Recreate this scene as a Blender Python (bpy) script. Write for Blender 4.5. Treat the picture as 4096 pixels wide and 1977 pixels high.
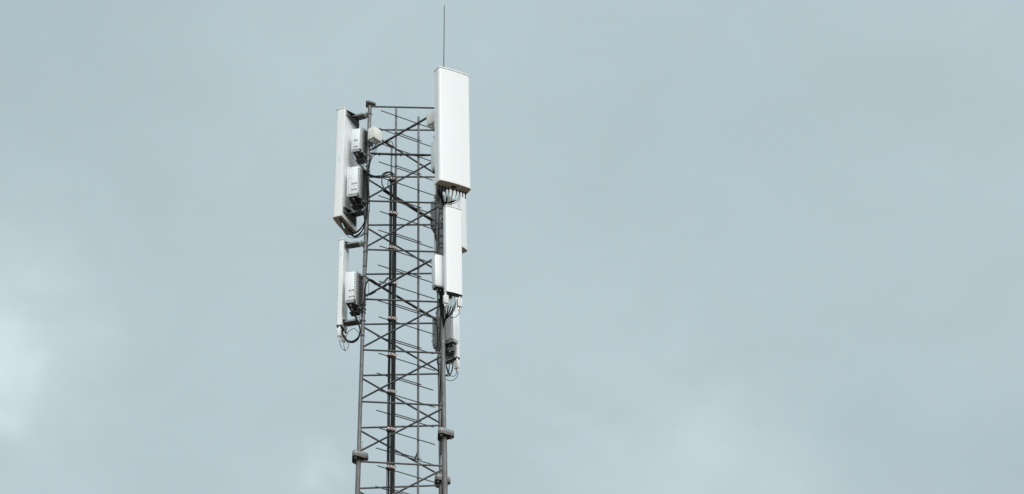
import bpy, bmesh, math, random
from mathutils import Vector, Matrix
random.seed(7)
for o in list(bpy.data.objects): bpy.data.objects.remove(o)
SC = bpy.context.scene
COL = SC.collection
rad = math.radians

# ------------------------------------------------------------------ camera
CAM_D, CAM_H, F_PX = 35.1792, 1.7, 12183.0
PITCH, YAW, ROLL = 0.565498, -0.037695, -0.018393
cam = bpy.data.objects.new('camera', bpy.data.cameras.new('camera'))
COL.objects.link(cam)
CAM_ROT = (Matrix.Rotation(YAW, 3, 'Z') @ Matrix.Rotation(math.pi/2 + PITCH, 3, 'X') @ Matrix.Rotation(ROLL, 3, 'Z'))
CAM_LOC = Vector((0, -CAM_D, CAM_H))
cam.matrix_world = Matrix.Translation(CAM_LOC) @ CAM_ROT.to_4x4()
cam.data.sensor_width = 36.0
cam.data.lens = F_PX/4096*36.0
cam.data.clip_start = 0.1; cam.data.clip_end = 5000
SC.camera = cam

# ------------------------------------------------------------------ sky, sun, exposure
SUN_EL, SUN_AZ = rad(40), rad(-72)            # azimuth counted from +X, so the sun stands behind the camera to the right
SUN_DIR = Vector((math.cos(SUN_EL)*math.cos(SUN_AZ), math.cos(SUN_EL)*math.sin(SUN_AZ), math.sin(SUN_EL)))

def node(nt, kind, **kw):
    n = nt.nodes.new(kind)
    for k, v in kw.items():
        if k.startswith('i_'): n.inputs[k[2:].replace('_', ' ')].default_value = v
        else: setattr(n, k, v)
    return n

def make_world():
    w = bpy.data.worlds.new('World'); SC.world = w; w.use_nodes = True
    nt = w.node_tree; nt.nodes.clear(); L = nt.links.new
    out = node(nt, 'ShaderNodeOutputWorld'); bg = node(nt, 'ShaderNodeBackground'); bg.inputs['Strength'].default_value = 0.1
    L(bg.outputs[0], out.inputs[0])
    sky = node(nt, 'ShaderNodeTexSky', sky_type='NISHITA', sun_disc=False)
    sky.sun_elevation = SUN_EL; sky.sun_rotation = math.pi/2 - SUN_AZ
    sky.air_density = 1.4; sky.dust_density = 3.0
    tc = node(nt, 'ShaderNodeTexCoord')
    D = tc.outputs['Generated']
    def math_(op, a, b=None, c=None, clamp=False):
        n = node(nt, 'ShaderNodeMath', operation=op, use_clamp=clamp)
        for i, v in enumerate((a, b, c)):
            if v is None: continue
            if isinstance(v, (int, float)): n.inputs[i].default_value = v
            else: L(v, n.inputs[i])
        return n.outputs[0]
    def lobe(direction, size):
        # soft round cloud brightening about a compass direction: exp(-(angle/size)^2)
        dp = node(nt, 'ShaderNodeVectorMath', operation='DISTANCE'); L(WARP, dp.inputs[0]); dp.inputs[1].default_value = direction
        q = math_('DIVIDE', dp.outputs['Value'], size); q = math_('MULTIPLY', q, q); q = math_('MULTIPLY', q, -1.0)
        return math_('EXPONENT', q)
    mp = node(nt, 'ShaderNodeMapping'); L(D, mp.inputs[0]); mp.inputs['Scale'].default_value = (1.0, 1.0, 1.7); mp.inputs['Rotation'].default_value = (0, 0.35, 0)
    n1 = node(nt, 'ShaderNodeTexNoise'); L(mp.outputs[0], n1.inputs['Vector'])
    n1.inputs['Scale'].default_value = 5.5; n1.inputs['Detail'].default_value = 3.5; n1.inputs['Roughness'].default_value = 0.45; n1.inputs['Distortion'].default_value = 0.4
    n2 = node(nt, 'ShaderNodeTexNoise'); L(mp.outputs[0], n2.inputs['Vector'])
    n2.inputs['Scale'].default_value = 22.0; n2.inputs['Detail'].default_value = 4.0; n2.inputs['Roughness'].default_value = 0.5; n2.inputs['Distortion'].default_value = 0.7
    n3 = node(nt, 'ShaderNodeTexNoise'); L(D, n3.inputs['Vector']); n3.inputs['Scale'].default_value = 60.0; n3.inputs['Detail'].default_value = 4.0
    wv = node(nt, 'ShaderNodeVectorMath', operation='MULTIPLY_ADD'); L(n3.outputs['Color'], wv.inputs[0]); wv.inputs[1].default_value = (.022, .022, .022)
    w0 = node(nt, 'ShaderNodeVectorMath', operation='SUBTRACT'); L(D, w0.inputs[0]); w0.inputs[1].default_value = (.011, .011, .011)
    L(w0.outputs[0], wv.inputs[2]); WARP = wv.outputs[0]
    v = math_('MULTIPLY_ADD', math_('SUBTRACT', n1.outputs['Fac'], 0.5), 0.14, 1.042)
    v = math_('MULTIPLY_ADD', math_('SUBTRACT', n2.outputs['Fac'], 0.5), 0.15, v)
    # brighter breaks in the cloud low on the left
    lob_sum = None
    for d, s, k in CLOUD_BREAKS:
        lob = lobe(d, s); lob = math_('MULTIPLY', lob, math_('MULTIPLY_ADD', n2.outputs['Fac'], 1.4, 0.3))
        lob_sum = math_('MULTIPLY', lob, k) if lob_sum is None else math_('MULTIPLY_ADD', lob, k, lob_sum)
    v = math_('MAXIMUM', v, 0.5)
    # glow added round the veiled sun and at the zenith to brighten the white panels
    dp = node(nt, 'ShaderNodeVectorMath', operation='DOT_PRODUCT'); L(D, dp.inputs[0]); dp.inputs[1].default_value = SUN_DIR
    g = math_('MAXIMUM', dp.outputs['Value'], 0.0); g = math_('POWER', g, 2.5)
    sep = node(nt, 'ShaderNodeSeparateXYZ'); L(D, sep.inputs[0])
    zen = math_('MULTIPLY', math_('MAXIMUM', math_('SUBTRACT', sep.outputs['Z'], 0.62), 0.0), 1.2)
    col = node(nt, 'ShaderNodeMix', data_type='RGBA', blend_type='MIX')
    col.inputs[0].default_value = 0.92
    L(sky.outputs[0], col.inputs[6]); col.inputs[7].default_value = (4.80, 5.84, 6.23, 1)
    vv = node(nt, 'ShaderNodeVectorMath', operation='SCALE'); L(col.outputs[2], vv.inputs[0]); L(v, vv.inputs['Scale'])
    glow = node(nt, 'ShaderNodeVectorMath', operation='SCALE'); glow.inputs[0].default_value = (11.5, 11.6, 11.6); L(math_('ADD', g, zen), glow.inputs['Scale'])
    add = node(nt, 'ShaderNodeVectorMath', operation='ADD'); L(vv.outputs[0], add.inputs[0]); L(glow.outputs[0], add.inputs[1])
    lift = node(nt, 'ShaderNodeVectorMath', operation='SCALE'); lift.inputs[0].default_value = (5.3, 5.75, 5.75); L(lob_sum, lift.inputs['Scale'])
    add2 = node(nt, 'ShaderNodeVectorMath', operation='ADD'); L(add.outputs[0], add2.inputs[0]); L(lift.outputs[0], add2.inputs[1])
    L(add2.outputs[0], bg.inputs['Color'])

def ray(px, py):
    return (CAM_ROT @ Vector(((px-2048)/F_PX, -(py-988.5)/F_PX, -1))).normalized()
CLOUD_BREAKS = [(ray(px, py), size/F_PX, k) for px, py, size, k in (
    (0, 1320, 170, .13), (10, 1460, 150, .13), (150, 1460, 60, .06), (0, 1700, 100, .13), (60, 1480, 420, .10), (0, 1080, 280, .06), (330, 1340, 120, .035),
    (1285, 1885, 85, .10), (1200, 1900, 260, .03), (2850, 1850, 300, .09), (2650, 1960, 350, .06), (3200, 1950, 150, .06),
    (0, 0, 800, -.08), (2750, 450, 750, -.045), (3500, 1750, 320, -.05), (4050, 1850, 260, -.06), (1100, 800, 500, .02), (2300, 1450, 450, .03))]
make_world()
sd = bpy.data.lights.new('sun', 'SUN'); sd.energy = 1.15; sd.angle = rad(16); sd.color = (1.0, 0.98, 0.94)
sun = bpy.data.objects.new('sun', sd); COL.objects.link(sun)
sun.rotation_euler = SUN_DIR.to_track_quat('Z', 'Y').to_euler(); sun.location = SUN_DIR*60
SC.view_settings.view_transform = 'Standard'; SC.view_settings.look = 'None'
SC.view_settings.exposure = 0.0; SC.view_settings.gamma = 1.0; SC.view_settings.use_curve_mapping = False

# ------------------------------------------------------------------ materials
def mat(name, base, rough=.5, metal=0., var=.12, scale=6., bump=0., dirt=None, dirt_amt=0., spec=.5, streak=False, detail=4.):
    m = bpy.data.materials.new(name); m.use_nodes = True
    nt = m.node_tree; L = nt.links.new; b = nt.nodes['Principled BSDF']
    b.inputs['Roughness'].default_value = rough; b.inputs['Metallic'].default_value = metal
    b.inputs['Specular IOR Level'].default_value = spec
    tc = node(nt, 'ShaderNodeTexCoord'); mp = node(nt, 'ShaderNodeMapping'); L(tc.outputs['Object'], mp.inputs[0])
    if streak: mp.inputs['Scale'].default_value = (1, 1, .12)
    n = node(nt, 'ShaderNodeTexNoise'); L(mp.outputs[0], n.inputs['Vector']); n.inputs['Scale'].default_value = scale; n.inputs['Detail'].default_value = detail; n.inputs['Roughness'].default_value = .6
    cr = node(nt, 'ShaderNodeValToRGB'); L(n.outputs['Fac'], cr.inputs[0])
    cr.color_ramp.elements[0].position = .3; cr.color_ramp.elements[1].position = .7
    cr.color_ramp.elements[0].color = (*[c*(1-var) for c in base], 1); cr.color_ramp.elements[1].color = (*[min(1, c*(1+var)) for c in base], 1)
    src = cr.outputs[0]
    if dirt:
        n2 = node(nt, 'ShaderNodeTexNoise'); L(mp.outputs[0], n2.inputs['Vector']); n2.inputs['Scale'].default_value = scale*2.7; n2.inputs['Detail'].default_value = 6
        r2 = node(nt, 'ShaderNodeValToRGB'); L(n2.outputs['Fac'], r2.inputs[0]); r2.color_ramp.elements[0].position = .52; r2.color_ramp.elements[1].position = .75
        mu = node(nt, 'ShaderNodeMath', operation='MULTIPLY'); L(r2.outputs[0], mu.inputs[0]); mu.inputs[1].default_value = dirt_amt
        mx = node(nt, 'ShaderNodeMix', data_type='RGBA'); L(mu.outputs[0], mx.inputs[0]); L(src, mx.inputs[6]); mx.inputs[7].default_value = (*dirt, 1)
        src = mx.outputs[2]
    L(src, b.inputs['Base Color'])
    if bump:
        bp = node(nt, 'ShaderNodeBump'); bp.inputs['Strength'].default_value = bump; bp.inputs['Distance'].default_value = .004
        L(n.outputs['Fac'], bp.inputs['Height']); L(bp.outputs[0], b.inputs['Normal'])
    return m
M = dict(
    steel=mat('galvanised_steel', (.150, .149, .147), .5, .25, .28, 9, .25, (.27, .265, .255), .55),
    old_steel=mat('weathered_steel', (.152, .145, .142), .55, .2, .25, 7, .3, (.20, .14, .115), .65),
    brace=mat('brace_steel', (.095, .098, .097), .5, .2, .2, 8, .2, (.25, .24, .23), .4),
    zinc=mat('bright_zinc', (.29, .30, .30), .45, .35, .25, 22, .2, (.2, .19, .18), .5),
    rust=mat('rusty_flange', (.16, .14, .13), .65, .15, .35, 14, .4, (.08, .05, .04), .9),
    bolt=mat('dull_bolt', (.20, .185, .17), .5, .4, .25, 30, 0),
    dark=mat('dark_bracket_and_shade', (.06, .064, .062), .5, .3, .3, 18, .2, (.13, .13, .125), .45),
    white=mat('white_radome', (.84, .85, .845), .32, 0, .012, 3, 0, (.76, .76, .74), .25, streak=True),
    side=mat('white_cap', (.80, .79, .77), .4, 0, .03, 6, 0, (.6, .56, .5), .25),
    radio=mat('white_radio_paint', (.86, .885, .89), .38, 0, .02, 8, 0, (.68, .68, .66), .2),
    fin=mat('pale_heat_sink', (.62, .64, .64), .42, .1, .08, 30, 0, (.4, .4, .39), .4),
    skirt=mat('grey_skirt', (.36, .37, .37), .5, .1, .1, 12),
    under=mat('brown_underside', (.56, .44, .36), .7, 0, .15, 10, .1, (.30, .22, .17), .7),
    cream=mat('cream_plastic', (.80, .78, .72), .45, 0, .03, 6, 0, (.6, .57, .5), .3),
    black=mat('black_rubber', (.009, .010, .010), .5, 0, .25, 25, spec=.22),
    tape=mat('black_tape', (.010, .010, .010), .4, 0, .2, 40, spec=.3),
    lead=mat('brown_lead', (.06, .042, .035), .5, 0, .2, 25),
    metal=mat('nickel_connector', (.62, .58, .53), .28, .8, .1, 30),
    copper=mat('copper_sleeve', (.55, .38, .26), .4, .3, .15, 30),
    teal=mat('turquoise_sleeve', (.40, .66, .67), .45, 0, .1, 40),
    clip=mat('pinkish_clip', (.66, .53, .47), .5, 0, .12, 30),
    seam=mat('brown_seam', (.20, .13, .10), .7, 0, .2, 20),
    ink=mat('grey_print', (.42, .43, .44), .6, 0, .1, 50),
    hole_shade=mat('dark_hole_and_shade', (.025, .022, .02), .7, 0, .1, 20),
    ground=mat('grassy_ground', (.075, .072, .05), .95, 0, .35, .4, .3, (.045, .06, .025), .8),
    concrete=mat('concrete', (.36, .35, .33), .85, 0, .12, 4, .3, (.25, .24, .22), .6),
    bird=mat('dark_feathers', (.03, .03, .032), .7, 0, .2, 30),
)

# ------------------------------------------------------------------ mesh building
class MB:
    def __init__(s): s.bm = bmesh.new(); s.mats = []; s.mi = 0
    def use(s, m):
        if m not in s.mats: s.mats.append(m)
        s.mi = s.mats.index(m); return s
    def face(s, vs):
        try: f = s.bm.faces.new(vs); f.material_index = s.mi; return f
        except ValueError: return None
    def box(s, c, size, rot=None, bev=0., seg=2):
        """box by centre and full size; rot is a 3x3 matrix"""
        h = [a/2 for a in size]; c = Vector(c); R = rot or Matrix.Identity(3)
        vs = [s.bm.verts.new(c + R @ Vector((x*h[0], y*h[1], z*h[2]))) for x in (-1, 1) for y in (-1, 1) for z in (-1, 1)]
        fs = [s.face([vs[i] for i in q]) for q in ((0, 1, 3, 2), (4, 6, 7, 5), (0, 4, 5, 1), (2, 3, 7, 6), (0, 2, 6, 4), (1, 5, 7, 3))]
        if bev:
            es = list({e for f in fs for e in f.edges})
            r = bmesh.ops.bevel(s.bm, geom=es, offset=bev, segments=seg, profile=.5, affect='EDGES', clamp_overlap=True)
            for f in r['faces']: f.material_index = s.mi
        return s
    def ext(s, x0, x1, y0, y1, z0, z1, bev=0.):
        return s.box(((x0+x1)/2, (y0+y1)/2, (z0+z1)/2), (x1-x0, y1-y0, z1-z0), None, bev)
    def tube(s, pts, r, n=10, cap=True, r_end=None):
        pts = [Vector(p) for p in pts]; rings = []; prev = None
        for i, p in enumerate(pts):
            t = (pts[min(i+1, len(pts)-1)] - pts[max(i-1, 0)]).normalized()
            if prev is None:
                a = t.orthogonal().normalized()
            else:
                a = (prev - t*prev.dot(t))
                a = a.normalized() if a.length > 1e-6 else t.orthogonal().normalized()
            prev = a; b = t.cross(a)
            rr = r if r_end is None else r + (r_end-r)*i/(len(pts)-1)
            rings.append([s.bm.verts.new(p + (a*math.cos(k*2*math.pi/n) + b*math.sin(k*2*math.pi/n))*rr) for k in range(n)])
        for A, B in zip(rings, rings[1:]):
            for k in range(n): s.face([A[k], A[(k+1) % n], B[(k+1) % n], B[k]])
        if cap: s.face(rings[0][::-1]); s.face(rings[-1])
        return s
    def ring(s, c, axis, R, r, n=20, m=6, arc=(0, 2*math.pi)):
        """torus round an axis"""
        axis = Vector(axis).normalized(); a = axis.orthogonal().normalized(); b = axis.cross(a); c = Vector(c)
        rings = []
        for k in range(n):
            t = k*2*math.pi/n; d = a*math.cos(t) + b*math.sin(t)
            rings.append([s.bm.verts.new(c + d*(R + r*math.cos(q*2*math.pi/m)) + axis*r*math.sin(q*2*math.pi/m)) for q in range(m)])
        for k in range(n):
            A, B = rings[k], rings[(k+1) % n]
            for q in range(m): s.face([A[q], B[q], B[(q+1) % m], A[(q+1) % m]])
        return s
    def band(s, c, axis, R, h, n=18):
        axis = Vector(axis).normalized(); c = Vector(c)
        return s.tube([c - axis*h/2, c + axis*h/2], R, n)
    def prism(s, outline, z0, z1, top=None, bottom=None, side=None):
        """outline = list of (x, y), counter-clockwise; z planes may be functions-free numbers"""
        lo = [s.bm.verts.new((x, y, z0)) for x, y in outline]; hi = [s.bm.verts.new((x, y, z1)) for x, y in outline]
        n = len(outline)
        if side: s.use(side)
        for k in range(n): s.face([lo[k], lo[(k+1) % n], hi[(k+1) % n], hi[k]])
        if top: s.use(top)
        s.face(hi)
        if bottom: s.use(bottom)
        s.face(lo[::-1])
        return s
    def transform(s, mtx): bmesh.ops.transform(s.bm, matrix=mtx, verts=s.bm.verts); return s
    def build(s, name, material=None, parent=None, world=False, angle=35):
        """link as one mesh object; world=True: the verts are in world space and the parent is an unrotated Empty"""
        me = bpy.data.meshes.new(name)
        if world and parent is not None:
            root = parent
            while root.parent: root = root.parent
            bmesh.ops.translate(s.bm, vec=-root.location, verts=s.bm.verts)
        bmesh.ops.recalc_face_normals(s.bm, faces=s.bm.faces)
        s.bm.to_mesh(me); s.bm.free()
        for m in (s.mats or [material]): me.materials.append(m)
        me.shade_smooth(); me.set_sharp_from_angle(angle=rad(angle))
        o = bpy.data.objects.new(name, me); COL.objects.link(o)
        if parent is not None: o.parent = parent
        return o

def tag(o, label=None, cat=None, group=None, kind=None):
    for k, v in (('label', label), ('category', cat), ('group', group), ('kind', kind)):
        if v: o[k] = v
    return o
def thing(name, label, cat, loc, rot=(0, 0, 0), group=None):
    o = bpy.data.objects.new(name, None); o.empty_display_size = .1; COL.objects.link(o)
    o.location = loc; o.rotation_euler = rot
    return tag(o, label, cat, group)
def children(o): return [c for c in bpy.data.objects if c.parent == o]
def spline(pts, n=6):
    """Catmull-Rom through the points"""
    P = [Vector(p) for p in pts]
    if len(P) < 3: return P
    P = [P[0]*2-P[1]] + P + [P[-1]*2-P[-2]]; out = []
    for i in range(1, len(P)-2):
        a, b, c, d = P[i-1:i+3]
        for k in range(n):
            t = k/n
            out.append(.5*((2*b) + (c-a)*t + (2*a-5*b+4*c-d)*t*t + (3*b-a-3*c+d)*t**3))
    out.append(P[-2]); return out

# ------------------------------------------------------------------ the tower's own geometry (metres)
S0, TAPER, ZF, PITCH_Z, ZT0, E1, PHI = 1.27, .0289567, 20.7627, .794227, 26.3685, .0592935, .0263817
LEG_AZ = {'A': math.pi + PHI, 'B': -math.pi/3 + PHI, 'C': math.pi/3 + PHI}
Z_TOP = ZT0 + .028
def leg(n, z):
    r = (S0 - TAPER*(z-ZF))/math.sqrt(3)
    return Vector((r*math.cos(LEG_AZ[n]), r*math.sin(LEG_AZ[n]), z))
def project(p):
    q = CAM_ROT.transposed() @ (Vector(p)-CAM_LOC)
    return 2048 + F_PX*q.x/-q.z, 988.5 - F_PX*q.y/-q.z
def zrow(n, py):
    """height at which a leg crosses a row of the photograph"""
    lo, hi = 10., 32.
    for _ in range(50):
        m = (lo+hi)/2
        if project(leg(n, m))[1] > py: lo = m
        else: hi = m
    return (lo+hi)/2
def at(px, py, y):
    """point in the vertical plane Y = y seen along this direction"""
    d = ray(px, py); t = (y-CAM_LOC.y)/d.y
    return CAM_LOC + d*t
LEAN = TAPER/math.sqrt(3)
R_UP, R_LOW = .0265, .0325

# ------------------------------------------------------------------ ground
g = MB()
rings = [[g.bm.verts.new((r*math.cos(k*2*math.pi/48), r*math.sin(k*2*math.pi/48), 0)) for k in range(48)] for r in (3, 30, 300, 2500)]
g.face(rings[0])
for A, B in zip(rings, rings[1:]):
    for k in range(48): g.face([A[k], A[(k+1) % 48], B[(k+1) % 48], B[k]])
tag(g.build('ground', M['ground']), kind='structure')

# ------------------------------------------------------------------ lattice tower
tower = thing('lattice_tower', 'tall grey three legged steel lattice mast carrying white antennas', 'tower', (0, 0, 0))
MB().box((0, 0, .2), (3.2, 3.2, .4), None, .03).build('foundation', M['concrete'], tower)
def leg_dir(n): return (leg(n, 25)-leg(n, 20)).normalized()
UP, LOW = {}, {}
for n in 'ABC':
    UP[n] = MB().tube([leg(n, ZF+.05), leg(n, Z_TOP)], R_UP, 24).build('leg', M['steel'], tower)
    LOW[n] = MB().tube([leg(n, .38), leg(n, 10), leg(n, ZF-.03)], R_LOW, 24).build('leg', M['old_steel'], tower)
def rtri(c, az, R=.128, rc=.044, k=8):
    """rounded triangle with corners at az, az+120, az+240"""
    pts = []
    for j in range(3):
        a = az + j*2*math.pi/3; q = Vector((c.x + (R-rc)*math.cos(a), c.y + (R-rc)*math.sin(a)))
        for i in range(k+1):
            t = a - math.pi/3 + i*(2*math.pi/3)/k
            pts.append((q.x + rc*math.cos(t), q.y + rc*math.sin(t)))
    return pts
def hexbolt(mb, x, y, z, r, h):
    mb.prism([(x + r*math.cos(i*math.pi/3+.4), y + r*math.sin(i*math.pi/3+.4)) for i in range(6)], z, z+h)
for n in 'ABC':
    c = leg(n, ZF); az = LEG_AZ[n] + math.pi
    f = MB().prism(rtri(c, az), ZF-.030, ZF+.0085, M['rust'], M['hole_shade'], M['rust']).use(M['zinc']).prism(rtri(c, az, .127, .043), ZF+.0105, ZF+.050)  # underside face coloured near-black: its shade is painted in
    f.use(M['hole_shade']).prism(rtri(c, az, .120, .038), ZF+.0080, ZF+.0110)
    fl = f.build('flange', None, tower)
    for j in range(3):
        a = az + j*2*math.pi/3; x, y = c.x + .085*math.cos(a), c.y + .085*math.sin(a)
        b = MB(); hexbolt(b, x, y, ZF-.052, .0205, .021); hexbolt(b, x, y, ZF+.0505, .0205, .018)
        b.tube([(x, y, ZF-.058), (x, y, ZF+.072)], .0125, 10); b.build('bolt', M['bolt'], fl)
    # open flange plate at the very top, with three bolt holes
    ct = leg(n, Z_TOP)
    p = MB().use(M['steel']).prism(rtri(ct, az, .084, .032), Z_TOP+.0005, Z_TOP+.026)
    p.use(M['metal'])
    tp = p.build('top_flange', None, tower)
    for j in range(3):
        a = az + j*2*math.pi/3; x, y = ct.x + .055*math.cos(a), ct.y + .055*math.sin(a)
        MB().tube([(x, y, Z_TOP-.002), (x, y, Z_TOP+.0275)], .0085, 12).build('bolt_hole', M['zinc'], tp)
    # weld collars at the section joint
    MB().use(M['steel']).tube([leg(n, ZF+.0505), leg(n, ZF+.064)], R_UP+.006, 20, True, R_UP).build('weld', None, fl)
GAP = .036
def brace(mb, n1, z1, n2, z2, r=.0128):
    a, b = leg(n1, z1), leg(n2, z2); d = (b-a).normalized()
    mb.tube([a + d*.012, b - d*.012], r, 12)
    for p, s in ((a, 1), (b, -1)):   # weld swell where the bar meets the leg
        mb.tube([p + d*s*.022, p + d*s*.036], r*1.28, 12, True, r*1.0 if s == 1 else r*1.0)
CYC = (('A', 'B'), ('B', 'C'), ('C', 'A'))
def zig(n1, n2, ztop, count, mb=None, last=None, m=M['brace']):
    for i in range(count):
        z = ztop - i*PITCH_Z; h = z - PITCH_Z/2
        q = mb or MB()
        brace(q, n1, z, n2, h)
        if mb is None: q.build('brace', m, tower)
        zn = (z - PITCH_Z + GAP) if not (last and i == count-1) else last
        q = mb or MB()
        brace(q, n2, h - GAP, n1, zn)
        if mb is None: q.build('brace', m, tower)
for n1, n2 in CYC:
    zig(n1, n2, ZT0, 7, None, ZF+.085)
    zig(n1, n2, ZF-E1, 2, None, None, M['old_steel'])
    low = MB(); zig(n1, n2, ZF-E1-2*PITCH_Z, 23, low)
    tag(low.build('lower_bracing', M['old_steel'], tower), kind='stuff')
# black straps round the legs, numbers are rows where they sit
for n, rows in (('A', (648, 939, 1010, 1068, 1345)), ('B', (838, 858, 916, 948, 978, 995)), ('C', (1315, 1386, 1460))):
    for py in rows:
        z = zrow(n, py)
        MB().band(leg(n, z), leg_dir(n), R_UP+.003, .016 if n == 'A' else .022 if py in (838, 916) else .015, 20).build('strap', M['tape'], UP[n])
for n, py in (('A', 905), ('A', 1357), ('B', 963), ('B', 1370), ('C', 1500)):
    MB().band(leg(n, zrow(n, py)), leg_dir(n), R_UP+.0012, .012).build('clamp_band', M['zinc'], UP[n])
# two small metal plates on the left leg just above its flange
for (px, py, w, h) in ((1446.5, 1770, .034, .030), (1447, 1788, .042, .058)):
    p = at(px, py, leg('A', 21).y+.01)
    MB().box(p, (w, .003, h), Matrix.Rotation(rad(-4), 3, 'Y')).build('tag_plate', M['zinc'], tower)

# ------------------------------------------------------------------ climbing ladder inside the back face
LA1, LA2, LPF, LTL, LTR, LZR, LLP, LQ, LAF = -.1935, .1773, .1415, -.4564, .429, 26.3278, .5783, -.0318, .0197
_A, _B, _C = leg('A', 23.5), leg('B', 23.5), leg('C', 23.5)
_M = (_A+_C)/2; L_U = (_C-_A).normalized(); L_N = (_B-_M).normalized()
def lad(al, off, z):
    zz = max(z, 18.5) - 23.5
    p = _M + L_U*(al + LAF*zz) + L_N*(off + LPF + LQ*zz); p.z = z
    return p
ladder = thing('climbing_ladder', 'slim grey pole ladder with long side rungs rising inside the mast', 'ladder', lad(0, 0, .4))
for al in (LA1, LA2):
    r = MB().tube([lad(al, 0, .4), lad(al, 0, 18.5), lad(al, 0, 26.47)], .0155, 16).build('rail', M['steel'], ladder, True)
    s = MB().tube([lad(al, 0, 19.25), lad(al, 0, 19.31)], .0175, 14); s.build('joint', M['zinc'], r, True)
RUNG_R = .0072
def rung(al0, al1, off, z, mb=None):
    q = mb or MB(); q.tube([lad(al0, off, z), lad(al1, off, z)], RUNG_R, 8)
    if mb is None: q.build('rung', M['brace'], ladder, True)
lower = MB()
for i in range(44):
    z = LZR - i*LLP
    mb = None if i < 13 else lower
    if z < .6: break
    rung(LTL, LTR, .0215, z, mb)
    zi = z - LLP/2
    if zi < .6: break
    rung(LTL, LTR, -.0215, zi, mb)
    rung(LA1-.02, LA2+.035, .0215, zi, mb)
tag(lower.build('lower_rungs', M['brace'], ladder, True), kind='stuff')
def on_brace(n1, z1, n2, z2, al):
    """point on a brace nearest to the given place along the ladder"""
    a, b = leg(n1, z1), leg(n2, z2); best = min((a.lerp(b, t/200) for t in range(201)), key=lambda p: abs((p-_M).dot(L_U)-al)); return best
for al in (LA1, LA2):
    p = on_brace('C', ZT0, 'A', ZT0-PITCH_Z/2, al+LAF*2.7)
    MB().tube([p, lad(al, 0, p.z+.012)], .011, 10).build('standoff', M['brace'], ladder, True)
for i in (3, 6):
    z = ZT0 - i*PITCH_Z
    p = on_brace('A', z-PITCH_Z/2-GAP, 'C', z-PITCH_Z+GAP, LA2+LAF*(z-23.9)+.085)
    MB().tube([p, lad(LA2, 0, p.z+.008)], .011, 10).build('standoff', M['brace'], ladder, True)

# ------------------------------------------------------------------ panel antennas
AZ = {'A': rad(155), 'B': rad(-62.6), 'C': rad(54.0)}
def rounded(x0, x1, y, rf, rb, bulge, k=7):
    """plan outline of a radome: flat back at x0, bowed front at x1, half width y"""
    pts = []
    def arc(cx, cy, r, a0, a1, n=k):
        for i in range(n+1):
            a = a0 + (a1-a0)*i/n; pts.append((cx + r*math.cos(a), cy + r*math.sin(a)))
    arc(x0+rb, -y+rb, rb, math.pi, 1.5*math.pi, 3)
    arc(x1-rf, -y+rf, rf, -math.pi/2, 0)
    for i in range(1, 12):
        t = i/12; yy = (-y+rf) + 2*(y-rf)*t
        pts.append((x1 + bulge*(1-(2*t-1)**2), yy))
    arc(x1-rf, y-rf, rf, 0, math.pi/2)
    arc(x0+rb, y-rb, rb, math.pi/2, math.pi, 3)
    return pts
def L2W(root, p):
    return Matrix.LocRotScale(root.location, root.rotation_euler, None) @ Vector(p)

def arm_bracket(root, d, w, z, big):
    """folded back plate, flat arm and leg clamp"""
    hw = .205 if big else .085
    b = MB().use(M['zinc'])
    b.ext(d-.006, d-.0005, -hw, hw, z-.055, z+.038)
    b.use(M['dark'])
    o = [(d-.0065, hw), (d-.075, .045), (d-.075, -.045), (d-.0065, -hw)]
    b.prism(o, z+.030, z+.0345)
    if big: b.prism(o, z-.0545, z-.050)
    br = b.build('mounting_bracket', None, root)
    a = MB().use(M['dark']).ext(.075, d-.02, -.058, .058, z-.004, z+.004)
    a.use(M['zinc'])
    for y in (-.058, .055): a.ext(.075, d-.02, y, y+.003, z-.0035, z+.028)
    for y in (-.04, -.004, .032): a.ext(.03, .082, y, y+.008, z-.012, z+.020)
    a.build('arm', None, br)
    c = MB().use(M['zinc']).ring((0, 0, z+.014), (0, 0, 1), R_UP+.0075, .0055, 20, 6)
    c.ext(.026, .040, -.056, .056, z-.022, z+.034)
    for y in (-.05, .05): c.tube([(.02, y, z+.006), (.085, y, z+.006)], .005, 8)
    c.build('leg_clamp', None, br)
    h = MB()
    for x, y in ((d-.05, .03), (d-.05, -.03), (.11, .035), (.11, -.035)): h.tube([(x, y, z-.0055), (x, y, z+.0055)], .0065, 10)
    h.build('bolt', M['metal'], br)

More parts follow.
